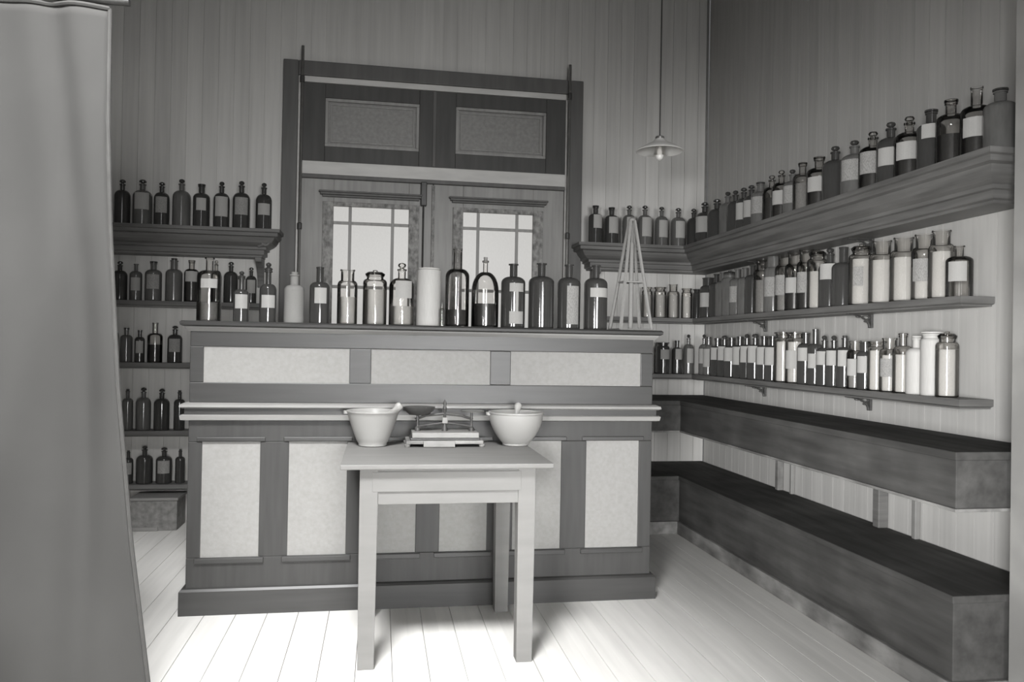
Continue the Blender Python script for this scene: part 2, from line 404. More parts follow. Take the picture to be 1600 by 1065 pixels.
# ------------------------------------------------------------------ wide counter and low bench round the right corner
bX, bY = 2.036, -.6946; CT, CB = .905, .69; BT = .392; YC = -3.29; YB = -3.285
def L(x0, fx, fy, ye, z0, z1, b=None):
    b = b or MB()
    return b.loft([[(x0, -.0125, z), (x0, fy, z), (fx, fy, z), (fx, ye, z), (XR-.0065, ye, z), (XR-.0065, -.0125, z)] for z in (z0, z1)])
xk = .95
T1 = thing('wall_counter', 'long dark wall counter with deep apron along the right wall below the bottle shelves', 'counter', (bX, bY, CB))
def at(o, t): o.parent = t; o.matrix_parent_inverse = Matrix.Translation(-Vector(t.location)); return o
at(L(xk, bX-.008, bY-.008, YC-.008, CT-.03, CT).build('counter_top', 'bench', None, .004), T1)
at(L(xk, bX, bY, YC, CB+.012, CT-.03).build('apron', 'bench', None, .003), T1)
at(L(xk, bX-.006, bY-.006, YC-.006, CB, CB+.012).build('edge_strip', 'plinth', None, .002), T1)
T2 = thing('low_bench', 'low dark boxed bench along the right wall beneath the wall counter', 'bench', (bX, bY, 0))
at(L(xk, bX-.01, bY-.01, YB-.01, BT-.028, BT).build('bench_top', 'bench', None, .004), T2)
at(L(xk, bX, bY, YB, .085, BT-.028).build('front_board', 'bench', None, .003), T2)
at(L(xk, bX-.018, bY-.018, YB-.018, 0, .085).build('plinth', 'plinth', None, .004), T2)
for px, m_, wd, lab in ((1218, 'pale', .014, 'thin pale upright prop between bench and wall counter, nearer the corner'),
                        (1408, 'pale', .016, 'thin pale upright prop between bench and wall counter, farthest from the corner'),
                        (1357, 'shelf', .03, 'dark upright support against the right wall between bench and counter'),
                        (1200, 'plinth', .022, 'short worn upright support on the bench, nearest the corner')):
    y_ = ux(px, 780, XR-.1).y
    o = MB().box(XR-.007-wd*1.8, XR-.007, y_-wd*.8, y_+wd*.8, BT, CB).build('counter_support', m_, None, .004, orig=(XR-.05, y_, BT)); tag(o, lab, 'support')

# ------------------------------------------------------------------ serving counter
kL, kR, kY, kZ, mZ = -.888, 1.394, -1.997, 1.347, .9605
KB = kY+.56
K = thing('serving_counter', 'large dark panelled pharmacy counter with cream panels standing before the door', 'counter', ((kL+kR)/2, (kY+KB)/2, 0))
def ka(o): return at(o, K)
def kz(*ps): return sum(uy(x_, y_, kY).z for x_, y_ in ps)/len(ps)
def kx(x_, y_): return uy(x_, y_, kY).x
def rect(o, z, top=True): return [(kL+.025-o, kY-o, z), (kR-.025+o, kY-o, z), (kR-.025+o, KB+o, z), (kL+.025-o, KB+o, z)]
ka(MB().loft([rect(o, z) for o, z in ((.022, kZ-.026), (.034, kZ-.02), (.036, kZ-.008), (.028, kZ))]).build('counter_top', 'wood', None))
ka(MB().loft([rect(o, z) for o, z in ((.004, kZ-.048), (.016, kZ-.034), (.018, kZ-.026))]).build('top_moulding', 'pale', None))
ka(MB().box(kL+.035, kR-.035, kY+.012, KB, .0, kZ-.03).build('carcass', 'wood'))
# upper face
u1 = kz((318, 541), (545, 545), (798, 548), (1001, 552)); u0 = kz((318, 597), (545, 599), (798, 601), (1001, 604))
UP = [(kx(318, 570), kx(546, 570)), (kx(580, 570), kx(766, 570)), (kx(798, 575), kx(1001, 575))]
zt_, zb_ = kZ-.04, kz((281, 629), (1028, 632))
k = MB(); e0, e1 = kL+.03, kR-.03; ys = kY+.0
k.box(e0, e1, ys, kY+.014, u1, zt_).box(e0, e1, ys, kY+.014, zb_, u0)
xx = [e0]+[q for p in UP for q in p]+[e1]
for i in range(0, len(xx), 2): k.box(xx[i], xx[i+1], ys, kY+.014, u0, u1)
ka(k.build('upper_face_frame', 'wood', None, .003))
for a, b in UP: ka(MB().box(a, b, kY+.006, kY+.0125, u0, u1).build('upper_panel', 'panel'))
# waist mouldings: pale, dark groove, pale
za, zb, zc, zd = kz((281, 630), (1028, 632)), kz((281, 637), (1028, 640)), kz((281, 647), (1028, 649)), kz((283, 656), (1028, 658))
ka(MB().loft([rect(o, z) for o, z in ((.02, zb), (.032, zb+.006), (.03, za-.006), (.012, za+.002))]).build('waist_moulding', 'pale'))
ka(MB().loft([rect(o, z) for o, z in ((.012, zc), (.012, zb))]).build('waist_groove', 'wood'))
ka(MB().loft([rect(o, z) for o, z in ((.012, zd), (.026, zd+.004), (.03, zc-.004), (.024, zc))]).build('waist_moulding', 'pale'))
# lower face
l1 = kz((313, 688), (405, 688), (915, 690), (998, 690)); l0 = kz((309, 868), (405, 870), (915, 857), (996, 855))
LP = [(314, 405), (450, 541), (574, 650), (687, 761), (801, 876), (915, 997)]
LP = [(kx(a, 780), kx(b, 780)) for a, b in LP]
k = MB(); k.box(e0, e1, kY, kY+.014, l1, zd).box(e0, e1, kY, kY+.014, .11, l0)
xx = [e0]+[q for p in LP for q in p]+[e1]
for i in range(0, len(xx), 2): k.box(xx[i], xx[i+1], kY, kY+.014, l0, l1)
ka(k.build('lower_face_frame', 'woodv', None, .003))
q = .016
for a, b in LP:
    ka(MB().box(a-q*1.5, b+q*1.5, kY-.008, kY, l1+.002, l1+q*1.4).build('panel_bead', 'wood', None, .003))
    ka(MB().box(a-q*1.5, b+q*1.5, kY-.012, kY, l0-q*1.6, l0-.002).build('panel_bead', 'wood', None, .003))
for a, b in LP: ka(MB().box(a, b, kY+.006, kY+.0125, l0, l1).build('lower_panel', 'panel'))
pz = kz((834, 904), (1023, 892)); 
ka(MB().loft([rect(o, z) for o, z in ((.02, 0), (.02, pz-.014), (.012, pz-.004), (.0, pz))]).build('plinth', 'wood'))

# ------------------------------------------------------------------ white table
TZ = .793; tf_ = -5.7788+3.02/math.cos(YAW)*.985
a = uz(532, 725, TZ); b = uz(868, 725, TZ); tf_ = (a.y+b.y)/2; tb_ = kY-.03
tx0, tx1 = a.x, b.x
t = thing('work_table', 'small white painted table with one drawer and square legs before the counter', 'table', ((tx0+tx1)/2, (tf_+tb_)/2, 0))
at(MB().box(tx0, tx1, tf_, tb_, TZ-.02, TZ).build('table_top', 'table', None, .004), t)
yl = tf_+.03
def tx(px, py=800): return uy(px, py, yl).x
lx0, lx1, rx0, rx1 = tx(561), tx(590), tx(808, 850), tx(836, 850)
az = uy(700, 787, yl).z
k = MB().box(lx0+.008, rx1-.008, yl+.006, yl+.024, az, TZ-.02).box(lx0+.008, rx1-.008, tb_-.054, tb_-.036, az, TZ-.02)
k.box(lx0+.008, lx0+.026, yl+.024, tb_-.054, az, TZ-.02).box(rx1-.026, rx1-.008, yl+.024, tb_-.054, az, TZ-.02)
at(k.build('apron', 'table', None, .002), t)
dx0, dx1, dz1, dz0 = uy(582, 740, yl).x, uy(815, 740, yl).x, TZ-.032, uy(700, 767, yl).z
dr_ = at(MB().box(dx0, dx1, yl-.001, yl+.005, dz0, dz1).build('drawer', 'table', None, .002), t)
p = uy(703, 746, yl)
k = MB().ring((p.x, yl-.008, p.z-.017), .011, .0028, 'y'); k.lathe([(.0, 0), (.008, 0), (.008, .006), (.003, .008)], (p.x, yl-.001, p.z+.001), 12, axis='y')
k.prism([(p.x-.007, p.z), (p.x+.007, p.z), (p.x, p.z+.018)], 'y', yl-.004, yl-.001)
h_ = k.build('ring_pull', 'iron', None, smooth=True); h_.parent = dr_; h_.matrix_parent_inverse = Matrix.Translation(-Vector(t.location))
lw = lx1-lx0; yb1 = tb_-.03
for x0_, x1_, y0_, y1_ in ((lx0, lx1, yl, yl+lw), (rx0, rx1, yl, yl+lw), (lx0, lx1, yb1-lw, yb1), (rx0, rx1, yb1-lw, yb1)):
    cx_, cy_ = (x0_+x1_)/2, (y0_+y1_)/2; h = lw/2
    k = MB().loft([[(cx_-s*h, cy_-s*h, z), (cx_+s*h, cy_-s*h, z), (cx_+s*h, cy_+s*h, z), (cx_-s*h, cy_+s*h, z)] for s, z in ((.9, 0), (1, az-.02), (1, TZ-.02))])
    at(k.build('leg', 'table', None, .002), t)

# ------------------------------------------------------------------ mortars
def mortar(pxc, pr, br, ytop, ybase, round_, pest, lab, plab):
    Y = kY-.175; c = uz(pxc, ybase-4, TZ); c = uy(pxc, ybase, Y); c.z = TZ
    sc_ = (c-CAM).dot(fwd)/F_PX; R = pr*sc_; B = br*sc_; H = (ybase-ytop)*sc_+.004
    t = thing('mortar', lab, 'mortar', (c.x, Y, TZ))
    pr_ = [(B*.9, 0), (B, .004), (B*1.0, .012)]
    for i in range(1, 11):
        q = i/10; s = q**.8 if not round_ else math.sin(q*PI/2)**.85
        pr_.append((B+(R*.97-B)*s, .012+(H-.022)*q))
    pr_ += [(R*1.0, H-.006), (R, H), (R*.94, H)]
    for i in range(9, -1, -1):
        q = i/10; s = q**.8 if not round_ else math.sin(q*PI/2)**.85
        pr_.append((max(.01, (B+(R*.97-B)*s)-.014), .028+(H-.038)*q))
    k = MB().lathe(pr_, seg=40)
    lip = .018; k.prism([(R*.92*math.cos(a_)+(0), R*.92*math.sin(a_)) if False else (-R+.006+lip*math.cos(a_)*1.0, lip*.8*math.sin(a_)) for a_ in [i*2*PI/12 for i in range(12)]], 'z', H-.016, H-.002)
    k.build('bowl', 'china', t, smooth=True)
    a_, b_ = Vector(pest[0]), Vector(pest[1]); d = (b_-a_); ln = d.length
    k = MB().lathe([(.004, 0), (.02, .004), (.024, .018), (.02, .034), (.012, .05), (.0105, ln*.6), (.012, ln-.035), (.018, ln-.022), (.0195, ln-.012), (.014, ln-.002), (.004, ln)], seg=20)
    o = k.build('pestle', 'china', None, smooth=True); o.location = (c.x+a_.x, Y+a_.y, TZ+a_.z); o.rotation_euler = d.to_track_quat('Z', 'Y').to_euler()
    tag(o, plab, 'pestle')
mortar(582, 41, 22, 645, 699, False, ((-.045, .0, .045), (.127, -.004, .188)), 'white porcelain mortar with straight flared sides on the left of the table', 'white porcelain pestle leaning right in the left mortar')
mortar(805.5, 43.5, 21, 648, 699, True, ((-.02, -.03, .04), (.02, .055, .19)), 'white round-bellied porcelain mortar on the right of the table', 'white porcelain pestle standing in the round right mortar')

# ------------------------------------------------------------------ balance scale between the mortars
Ys = kY-.16; c = uy(695, 700, Ys); q = (c-CAM).dot(fwd)/F_PX
S = thing('balance_scale', 'two-armed counter balance scale with marble-topped base between the white mortars', 'scale', (c.x, Ys, TZ))
def sx(px): return (px-695)*q
def sz(py): return (701-py)*q
k = MB().box(sx(634), sx(752), -.085, .085, .014, .03)
for a_ in (sx(636), sx(750)):
    for y_ in (-.07, .07): k.lathe([(.012, 0), (.014, .014)], (a_, y_, 0), 12)
k.build('base', 'plinth', S, .003)
MB().box(sx(640), sx(747), -.075, .075, .03, sz(687)).build('case', 'wood', S, .003)
MB().box(sx(643), sx(745), -.078, .078, sz(687), sz(679)).build('marble_top', 'stone', S, .002)
MB().box(sx(660), sx(708), -.098, -.0855, .002, sz(691)).build('name_plate', 'stone', S, .002)
k = MB().lathe([(.014, sz(679)), (.012, sz(674)), (.007, sz(668)), (.007, sz(646)), (.011, sz(644)), (.006, sz(640)), (.009, sz(636)), (.004, sz(632)), (.002, sz(630))], (sx(694), 0, 0), 14)
k.build('pillar', 'iron', S, smooth=True)
MB().box(sx(690), sx(698.5), -.014, -.006, sz(667), sz(658)).build('pointer_plate', 'stone', S, .002)
k = MB().tube([(sx(648), 0, sz(661)), (sx(665), 0, sz(655)), (sx(694), 0, sz(652)), (sx(720), 0, sz(655)), (sx(738), 0, sz(661))], .006)
k.tube([(sx(650), 0, sz(672)), (sx(694), 0, sz(666)), (sx(737), 0, sz(672))], .004)
k.build('beam', 'iron', S, smooth=True)
for a_, zt in ((652, 655), (736, 650)):
    MB().lathe([(.013, sz(679)), (.013, sz(674)), (.006, sz(672)), (.006, sz(zt)), (.012, sz(zt-1))], (sx(a_), 0, 0), 12).build('pan_support', 'iron', S, smooth=True)
rp = 25*q
MB().lathe([(.01, 0), (rp*.6, .005), (rp*.93, .026), (rp, .04), (rp*.96, .04), (rp*.6, .012), (.008, .006)], (sx(654), 0, sz(655)), 28).build('pan', 'iron', S, smooth=True)
MB().lathe([(.008, 0), (rp*.7, .003), (rp*.72, .008), (.008, .008)], (sx(738), 0, sz(650)), 28).build('pan', 'brass', S, smooth=True)
MB().lathe([(.011, 0), (.012, .012), (.005, .018), (.008, .024), (.003, .028)], (sx(665), -.01, sz(655)+.008), 12).build('weight', 'brass', S, smooth=True)

# ------------------------------------------------------------------ bottles
def arc_label(r, z0, z1, half, n=10, off=1.012):
    k = MB(); inner = []; outer = []
    rings = []
    for i in range(n+1):
        a_ = -PI/2-half+2*half*i/n
        rings.append([(r*off*math.cos(a_), r*off*math.sin(a_), z0), (r*off*math.cos(a_), r*off*math.sin(a_), z1),
                      (r*(off-.006)*math.cos(a_), r*(off-.006)*math.sin(a_), z1), (r*(off-.006)*math.cos(a_), r*(off-.006)*math.sin(a_), z0)])
    return k.loft(rings)
def prof_body(sh, nr, nt, lip, dome):
    """normalised profile: straight body up to sh, shoulder to neck radius nr, neck to nt"""
    p = [(.9, 0), (.98, .012), (1, .03), (1, sh)]
    ns = 7; top = sh+dome
    for i in range(1, ns+1):
        a_ = i/ns*PI/2; p.append((nr+(1-nr)*math.cos(a_), sh+dome*math.sin(a_)))
    p += [(nr, top+.01), (nr, nt-.03), (nr*lip, nt-.026), (nr*lip, nt-.004), (nr*.95, nt)]
    return p
STOP = {
 'mushroom': lambda nr, nt: [(nr*.7, nt-.03), (nr*.75, nt+.005), (nr*.5, nt+.012), (nr*.5, nt+.025), (nr*1.25, nt+.035), (nr*1.3, nt+.06), (nr*.9, nt+.085), (nr*.2, nt+.095)],
 'ball': lambda nr, nt: [(nr*.7, nt-.03), (nr*.75, nt+.004), (nr*.45, nt+.014), (nr*.9, nt+.03), (nr*1.1, nt+.055), (nr*.9, nt+.08), (nr*.15, nt+.095)],
 'finial': lambda nr, nt: [(nr*.7, nt-.03), (nr*1.3, nt+.006), (nr*1.45, nt+.03), (nr*.9, nt+.05), (nr*.5, nt+.055), (nr*.95, nt+.085), (nr*.9, nt+.11), (nr*.2, nt+.13)],
 'cork': lambda nr, nt: [(nr*.75, nt-.03), (nr*.8, nt), (nr*.88, nt+.04), (nr*.8, nt+.045)],
 'flat': lambda nr, nt: [(nr*.8, nt-.03), (nr*.82, nt+.002), (nr*1.3, nt+.006), (nr*1.3, nt+.03), (nr*1.1, nt+.035)],
 'lid': lambda nr, nt: [(nr*.9, nt-.02), (nr*1.15, nt-.01), (nr*1.2, nt+.02), (nr*.9, nt+.05), (nr*.25, nt+.06), (nr*.3, nt+.08), (nr*.1, nt+.09)],
 None: None}
#        shoulder, neck r, neck top, lip, dome, stopper, stopper material
SH = {'round': (.60, .30, .86, 1.25, .13, 'mushroom'), 'ball': (.60, .3, .87, 1.25, .13, 'ball'), 'tall': (.64, .36, .9, 1.2, .1, 'flat'),
      'finial': (.52, .34, .83, 1.4, .1, 'finial'), 'open': (.70, .3, 1.0, 1.35, .1, None), 'wide': (.70, .66, 1.0, 1.12, .1, None),
      'corked': (.66, .33, .93, 1.2, .1, 'cork'), 'jar': (.80, .78, .93, 1.1, .06, 'flat'), 'lidjar': (.74, .7, .88, 1.1, .07, 'lid'),
      'flask': (.50, .17, .93, 1.4, .27, 'cork'), 'long': (.64, .36, 1.0, 1.1, .1, None), 'cyl': (.95, .9, 1.0, 1.04, .02, None),
      'mid_neck': (.62, .42, .92, 1.2, .1, 'cork')}
GL = {'dark': ('dark', 'dstop'), 'mid': ('mid', 'dstop'), 'clear': ('clear', 'clear'), 'frost': ('frost', 'frost'), 'milk': ('milk', 'milk'), 'china': ('panel', 'panel')}
protos = {}
def fix_proto(o): o.hide_render = False
def bottle(shape, gl, label, fill, loc, r, h, text, group, rz=0, cat='bottle', name=None):
    key = (shape, gl, label, fill)
    if key not in protos:
        s, nr, nt, lip, dome, st = SH[shape]; gm, sm = GL[gl]
        t = thing(name or ('jar' if cat == 'jar' else 'bottle'), 'x', cat); parts = []
        body = prof_body(s, nr, nt, lip, dome)
        k = MB().lathe(body, seg=28, cap=False)
        n_ = 28; k.f.append(tuple(range(n_))[::-1])
        if gl in ('dark', 'mid', 'china'): k.f.append(tuple(len(k.v)-n_+i for i in range(n_)))
        parts.append(k.build('glass_body' if gl != 'china' else 'body', gm, t, smooth=True))
        if st: parts.append(MB().lathe(STOP[st](nr, nt), seg=20).build('stopper', 'card' if st == 'cork' and gl == 'clear' else sm, t, smooth=True))
        if label:
            z0, z1, hf, mm = label; parts.append(arc_label(1, z0, z1, hf).build('paper_label', mm, t))
        if fill:
            lv, mm = fill; lv = min(lv, s)
            parts.append(MB().lathe([(.88, .02), (.93, .04), (.93, lv)], seg=24).build('contents', mm, t, smooth=True))
        protos[key] = (t, parts); used = t
    else:
        t0, parts = protos[key]; used = dup(t0, parts)
    if name: used.name = name
    used.location = loc; used.scale = (r, r, h); used.rotation_euler = (0, 0, rz)
    used['label'] = text; used['group'] = group; used['category'] = cat
    return used
def px_bottle(x0, x1, ytop, Y, zs, shape, gl, label, fill, text, group, yref=None, cat='bottle'):
    cx_ = (x0+x1)/2; ym = yref or (ytop+40); a_ = uy(x0, ym, Y); b_ = uy(x1, ym, Y); c_ = uy(cx_, ytop, Y)
    return bottle(shape, gl, label, fill, (c_.x, Y, zs), abs(b_.x-a_.x)/2*.96, c_.z-zs, text, group, 0.17, cat)
ORD = ['first', 'second', 'third', 'fourth', 'fifth', 'sixth', 'seventh', 'eighth', 'ninth', 'tenth', 'eleventh', 'twelfth', 'thirteenth', 'fourteenth', 'fifteenth', 'sixteenth', 'seventeenth',
       'eighteenth', 'nineteenth', 'twentieth', 'twenty-first', 'twenty-second', 'twenty-third', 'twenty-fourth', 'twenty-fifth', 'twenty-sixth', 'twenty-seventh', 'twenty-eighth']
DK = {'dark': 'dark glass', 'mid': 'smoky glass', 'clear': 'clear glass', 'frost': 'pale glass', 'milk': 'milky white glass', 'china': 'white opaque'}
def desc(gl, lb, fl, cat):
    s = DK[gl]+' '+cat
    if lb: s += ' with cream label' if lb[3] == 'paper' else ' with faded label'
    elif fl: s += ' with dark liquid' if fl[1] == 'liquid' else ' of pale powder'
    return s
P_ = 'paper'; O_ = 'oldpaper'
big = (.27, .62, .8, P_); low = (.28, .5, .8, P_); faded = (.28, .62, .8, O_); sq = (.3, .56, .75, P_)
def row(items, Y, zs, where, group, cnt='from left'):
    for i, it in enumerate(items):
        x0, x1, yt, sh, gl, lb, fl = it[:7]; cat = 'jar' if sh in ('wide', 'jar', 'lidjar', 'cyl') else 'bottle'
        px_bottle(x0, x1, yt, Y, zs, sh, gl, lb, fl, f'{desc(gl, lb, fl, cat)}, {ORD[i]} {cnt} {where}', group, cat=cat)
LQ = (.5, 'liquid'); LQ3 = (.33, 'liquid'); LQ2 = (.22, 'liquid'); PW = (.5, 'powder'); GP = (.5, 'greyliquid')
row([(179, 205, 277, 'round', 'dark', None, None), (208, 239, 277, 'round', 'mid', (.32, .66, .8, P_), None), (241, 266, 281, 'round', 'dark', faded, None),
     (270, 299, 277, 'ball', 'mid', None, None), (302, 329, 283, 'tall', 'dark', (.36, .62, .6, P_), None), (334, 360, 281, 'ball', 'dark', (.24, .64, .85, P_), None),
     (364, 392, 280, 'ball', 'dark', faded, None), (400, 426, 283, 'ball', 'dark', (.3, .53, .8, P_), None)],
    -.185, S1, 'on left cornice shelf', 'bottles on the left cornice shelf')
row([(176, 200, 405, 'round', 'dark', None, None), (203, 223, 412, 'open', 'mid', big, None), (227, 254, 404, 'tall', 'mid', faded, None), (259, 286, 401, 'mid_neck', 'mid', None, None),
     (288, 312, 402, 'tall', 'clear', (.45, .68, .9, P_), (.6, 'liquid')), (330, 347, 404, 'ball', 'clear', None, LQ), (350, 373, 406, 'round', 'dark', None, None), (384, 402, 415, 'round', 'dark', big, None)],
    -.095, LZ[0], 'on second left shelf', 'bottles on the second left shelf')
row([(176, 186, 506, 'open', 'clear', None, None), (188, 208, 508, 'tall', 'mid', None, None), (211, 227, 512, 'tall', 'dark', big, None), (231, 255, 504, 'long', 'clear', None, (.45, 'liquid')), (262, 286, 506, 'round', 'dark', faded, None)],
    -.095, LZ[1], 'on third left shelf', 'bottles on the third left shelf')
row([(191, 209, 606, 'corked', 'mid', None, None), (213, 237, 602, 'round', 'mid', None, None), (241, 266, 604, 'round', 'dark', None, None), (272, 290, 608, 'corked', 'dark', None, None)],
    -.095, LZ[2], 'on fourth left shelf', 'bottles on the fourth left shelf')
row([(193, 209, 702, 'corked', 'dark', faded, None), (213, 240, 694, 'ball', 'dark', None, None), (244, 270, 696, 'round', 'dark', faded, None), (274, 290, 700, 'corked', 'dark', None, None)],
    -.095, LZ[3], 'on lowest left shelf', 'bottles on the lowest left shelf')
Yc = kY+.2
ct = 'bottles and jars along the counter top'
def cb(x0, x1, yt, sh, gl, lb, fl, text, cat='bottle', dy=0):
    return px_bottle(x0, x1, yt, Yc+dy, kZ, sh, gl, lb, fl, text, ct, yref=460, cat=cat)
cb(308, 348, 402, 'open', 'clear', (.52, .66, .7, P_), (.3, 'greyliquid'), 'large clear open bottle at the left end of the counter top', dy=.04)
cb(365, 391, 420, 'finial', 'dark', (.26, .52, .85, P_), None, 'small dark bottle with cream label, just right of the large clear bottle on the counter')
cb(406, 434, 406, 'finial', 'dark', (.24, .44, .85, P_), None, 'dark bottle with glass finial stopper and cream label, left of the opaque white jar')
cb(444, 477, 422, 'mid_neck', 'china', None, None, 'opaque white jar with narrow neck between two dark labelled bottles on the counter', 'jar')
cb(484, 517, 417, 'long', 'dark', (.36, .63, .62, P_), None, 'dark open-necked bottle with square cream label, right of the opaque white jar')
cb(527, 560, 421, 'wide', 'frost', (.3, .55, .8, O_) if 0 else None, (.5, 'powder'), 'pale wide-mouthed jar of white powder right of the dark open-necked bottle', 'jar')
cb(567, 606, 419, 'lidjar', 'frost', None, (.62, 'powder'), 'pale lidded wide-mouthed jar, second of the three pale vessels before the left window', 'jar')
cb(608, 649, 407, 'ball', 'frost', (.42, .68, .7, P_), (.3, 'powder'), 'clear stoppered bottle with cream label and white contents before the door meeting stile')
cb(651, 690, 419, 'cyl', 'milk', None, None, 'plain milky glass cylinder jar in the middle of the counter top', 'jar')
cb(687, 695, 472, 'corked', 'clear', None, None, 'tiny clear vial between the milky cylinder and the tall bottle with dark shoulders', dy=-.06)
cb(696, 735, 388, 'long', 'clear', None, LQ2, 'tall clear bottle with long wide neck and a little dark liquid')
cb(737, 781, 399, 'flask', 'clear', None, LQ3, 'round-shouldered clear flask with slim neck, a third full of dark liquid')
bL = cb(783, 822, 412, 'open', 'dark', (.07, .26, .62, P_), None, 'dark bottle with two cream labels, one above the other, on the counter')
o = arc_label(1, .56, .74 if 0 else .69, .62).build('paper_label', 'paper', bL)
MB().box(-.12, .12, -1.012, -1.0, .26, .56).build('highlight_strip', 'paper', bL)  # glass highlight joining the two labels, painted as a pale strip
cb(826, 867, 411, 'open', 'dark', None, None, 'plain dark bottle without label between two other dark bottles on the counter')
cb(871, 908, 413, 'open', 'dark', (.08, .66, .55, O_), None, 'dark bottle with a tall pale reflection painted on, second from the wire obelisk')  # pale reflection in the glass, painted as a tall paper patch
cb(913, 950, 414, 'open', 'dark', (.5, .64, .9, P_), None, 'dark bottle with cream band label high up, directly left of the wire obelisk')

# right of the door, cornice shelf
row([(920, 942, 317, 'tall', 'dark', (.38, .7, .7, P_), None), (945, 967, 320, 'tall', 'dark', (.28, .68, .8, P_), None), (973, 994, 318, 'round', 'mid', (.22, .66, .8, P_), None),
     (997, 1019, 318, 'round', 'mid', (.22, .66, .85, P_), None), (1024, 1044, 320, 'round', 'mid', (.22, .62, .85, P_), None), (1049, 1071, 322, 'round', 'mid', (.22, .62, .85, P_), None), (1074, 1094, 323, 'round', 'dark', None, None)],
    -.17, S1, 'on cornice right of door', 'bottles on the cornice shelf right of the door')
row([(1003, 1019, 447, 'jar', 'frost', None, (.72, 'powder')), (1022, 1041, 447, 'jar', 'frost', None, (.72, 'powder')), (1043, 1061, 444, 'wide', 'frost', None, (.68, 'powder')), (1065, 1081, 449, 'jar', 'frost', None, (.7, 'powder')), (1083, 1096, 450, 'jar', 'dark', None, None)],
    -.095, S2, 'on second shelf\'s back-wall part', 'pale jars on the second shelf beside the corner')
row([(1025, 1046, 533, 'jar', 'dark', (.45, .75, .8, P_), None), (1050, 1066, 528, 'tall', 'dark', (.4, .7, .8, P_), None), (1068, 1084, 520, 'ball', 'mid', big, None)],
    -.095, S3, 'on third shelf\'s back-wall part', 'bottles on the third shelf beside the corner')

# right wall rows: (neck x in the frame, top y, kind...) ; the spacing sets the width
def wall_row(items, X, zs, where, group, rmax):
    ys_ = [ux(it[0], it[1]+30, X).y for it in items]
    ys_[0] = min(ys_[0], -.215)
    for i in range(1, len(ys_)): ys_[i] = min(ys_[i], ys_[i-1]-.055)
    for i, it in enumerate(items):
        px, yt, sh, gl, lb, fl = it[:6]
        g = [abs(ys_[i]-ys_[j]) for j in (i-1, i+1) if 0 <= j < len(items)]
        r = min(rmax, min(g)*.485); y_ = ys_[i]
        zt = ux(px, yt, X).z; cat = 'jar' if sh in ('wide', 'jar', 'lidjar', 'cyl') else 'bottle'
        bottle(sh, gl, lb, fl, (X, y_, zs), r, zt-zs, f'{desc(gl, lb, fl, cat)}, {ORD[i]} from corner, {where}', group, -math.radians(48), cat)
wall_row([(1101, 313, 'round', 'dark', big, None), (1120, 308, 'round', 'dark', None, None), (1137, 297, 'ball', 'mid', None, None), (1149, 295, 'ball', 'dark', None, None),
          (1162, 290, 'round', 'dark', big, None), (1174, 286, 'round', 'dark', big, None), (1188, 280, 'tall', 'mid', faded, None), (1206, 271, 'ball', 'clear', None, LQ), (1221, 263, 'ball', 'clear', sq, LQ),
          (1238, 262, 'ball', 'mid', faded, None), (1254, 249, 'tall', 'clear', None, (.55, 'greyliquid')), (1280, 240, 'tall', 'clear', sq, LQ), (1305, 225, 'ball', 'dark', None, None), (1335, 216, 'ball', 'mid', faded, None),
          (1364, 202, 'ball', 'clear', faded, LQ), (1392, 187, 'ball', 'dark', sq, None), (1421, 178, 'ball', 'clear', sq, LQ), (1455, 165, 'tall', 'dark', (.5, .7, .5, P_), None), (1486, 149, 'tall', 'clear', None, (.45, 'liquid')),
          (1526, 136, 'long', 'clear', sq, (.45, 'liquid')), (1563, 132, 'tall', 'mid', None, None)],
         XR-.165, S1, 'right wall cornice shelf', 'bottles on the right wall cornice shelf', .066)
wall_row([(1106, 434, 'wide', 'dark', big, None), (1119, 428, 'open', 'dark', None, None), (1129, 425, 'open', 'mid', None, None), (1140, 420, 'lidjar', 'mid', None, None), (1152, 420, 'open', 'mid', faded, None),
          (1164, 418, 'open', 'mid', None, None), (1176, 414, 'open', 'dark', None, None), (1192, 404, 'wide', 'clear', None, (.6, 'greyliquid')), (1209, 400, 'wide', 'mid', faded, None), (1226, 396, 'wide', 'clear', faded, GP),
          (1242, 394, 'wide', 'clear', sq, LQ), (1260, 390, 'wide', 'clear', faded, (.4, 'liquid')), (1277, 386, 'lidjar', 'clear', None, (.6, 'powder')), (1297, 384, 'ball', 'dark', (.45, .7, .7, P_), None), (1318, 386, 'long', 'dark', None, None),
          (1346, 378, 'lidjar', 'frost', (.3, .6, .4, O_), (.72, 'powder')), (1378, 376, 'wide', 'frost', None, (.68, 'powder')), (1412, 371, 'wide', 'frost', None, (.68, 'powder')), (1444, 366, 'wide', 'frost', faded, PW), (1471, 360, 'wide', 'frost', None, (.68, 'powder')), (1499, 384, 'open', 'clear', (.3, .68, .7, P_), None)],
         XR-.09, S2, 'second right wall shelf', 'bottles on the second right wall shelf', .06)
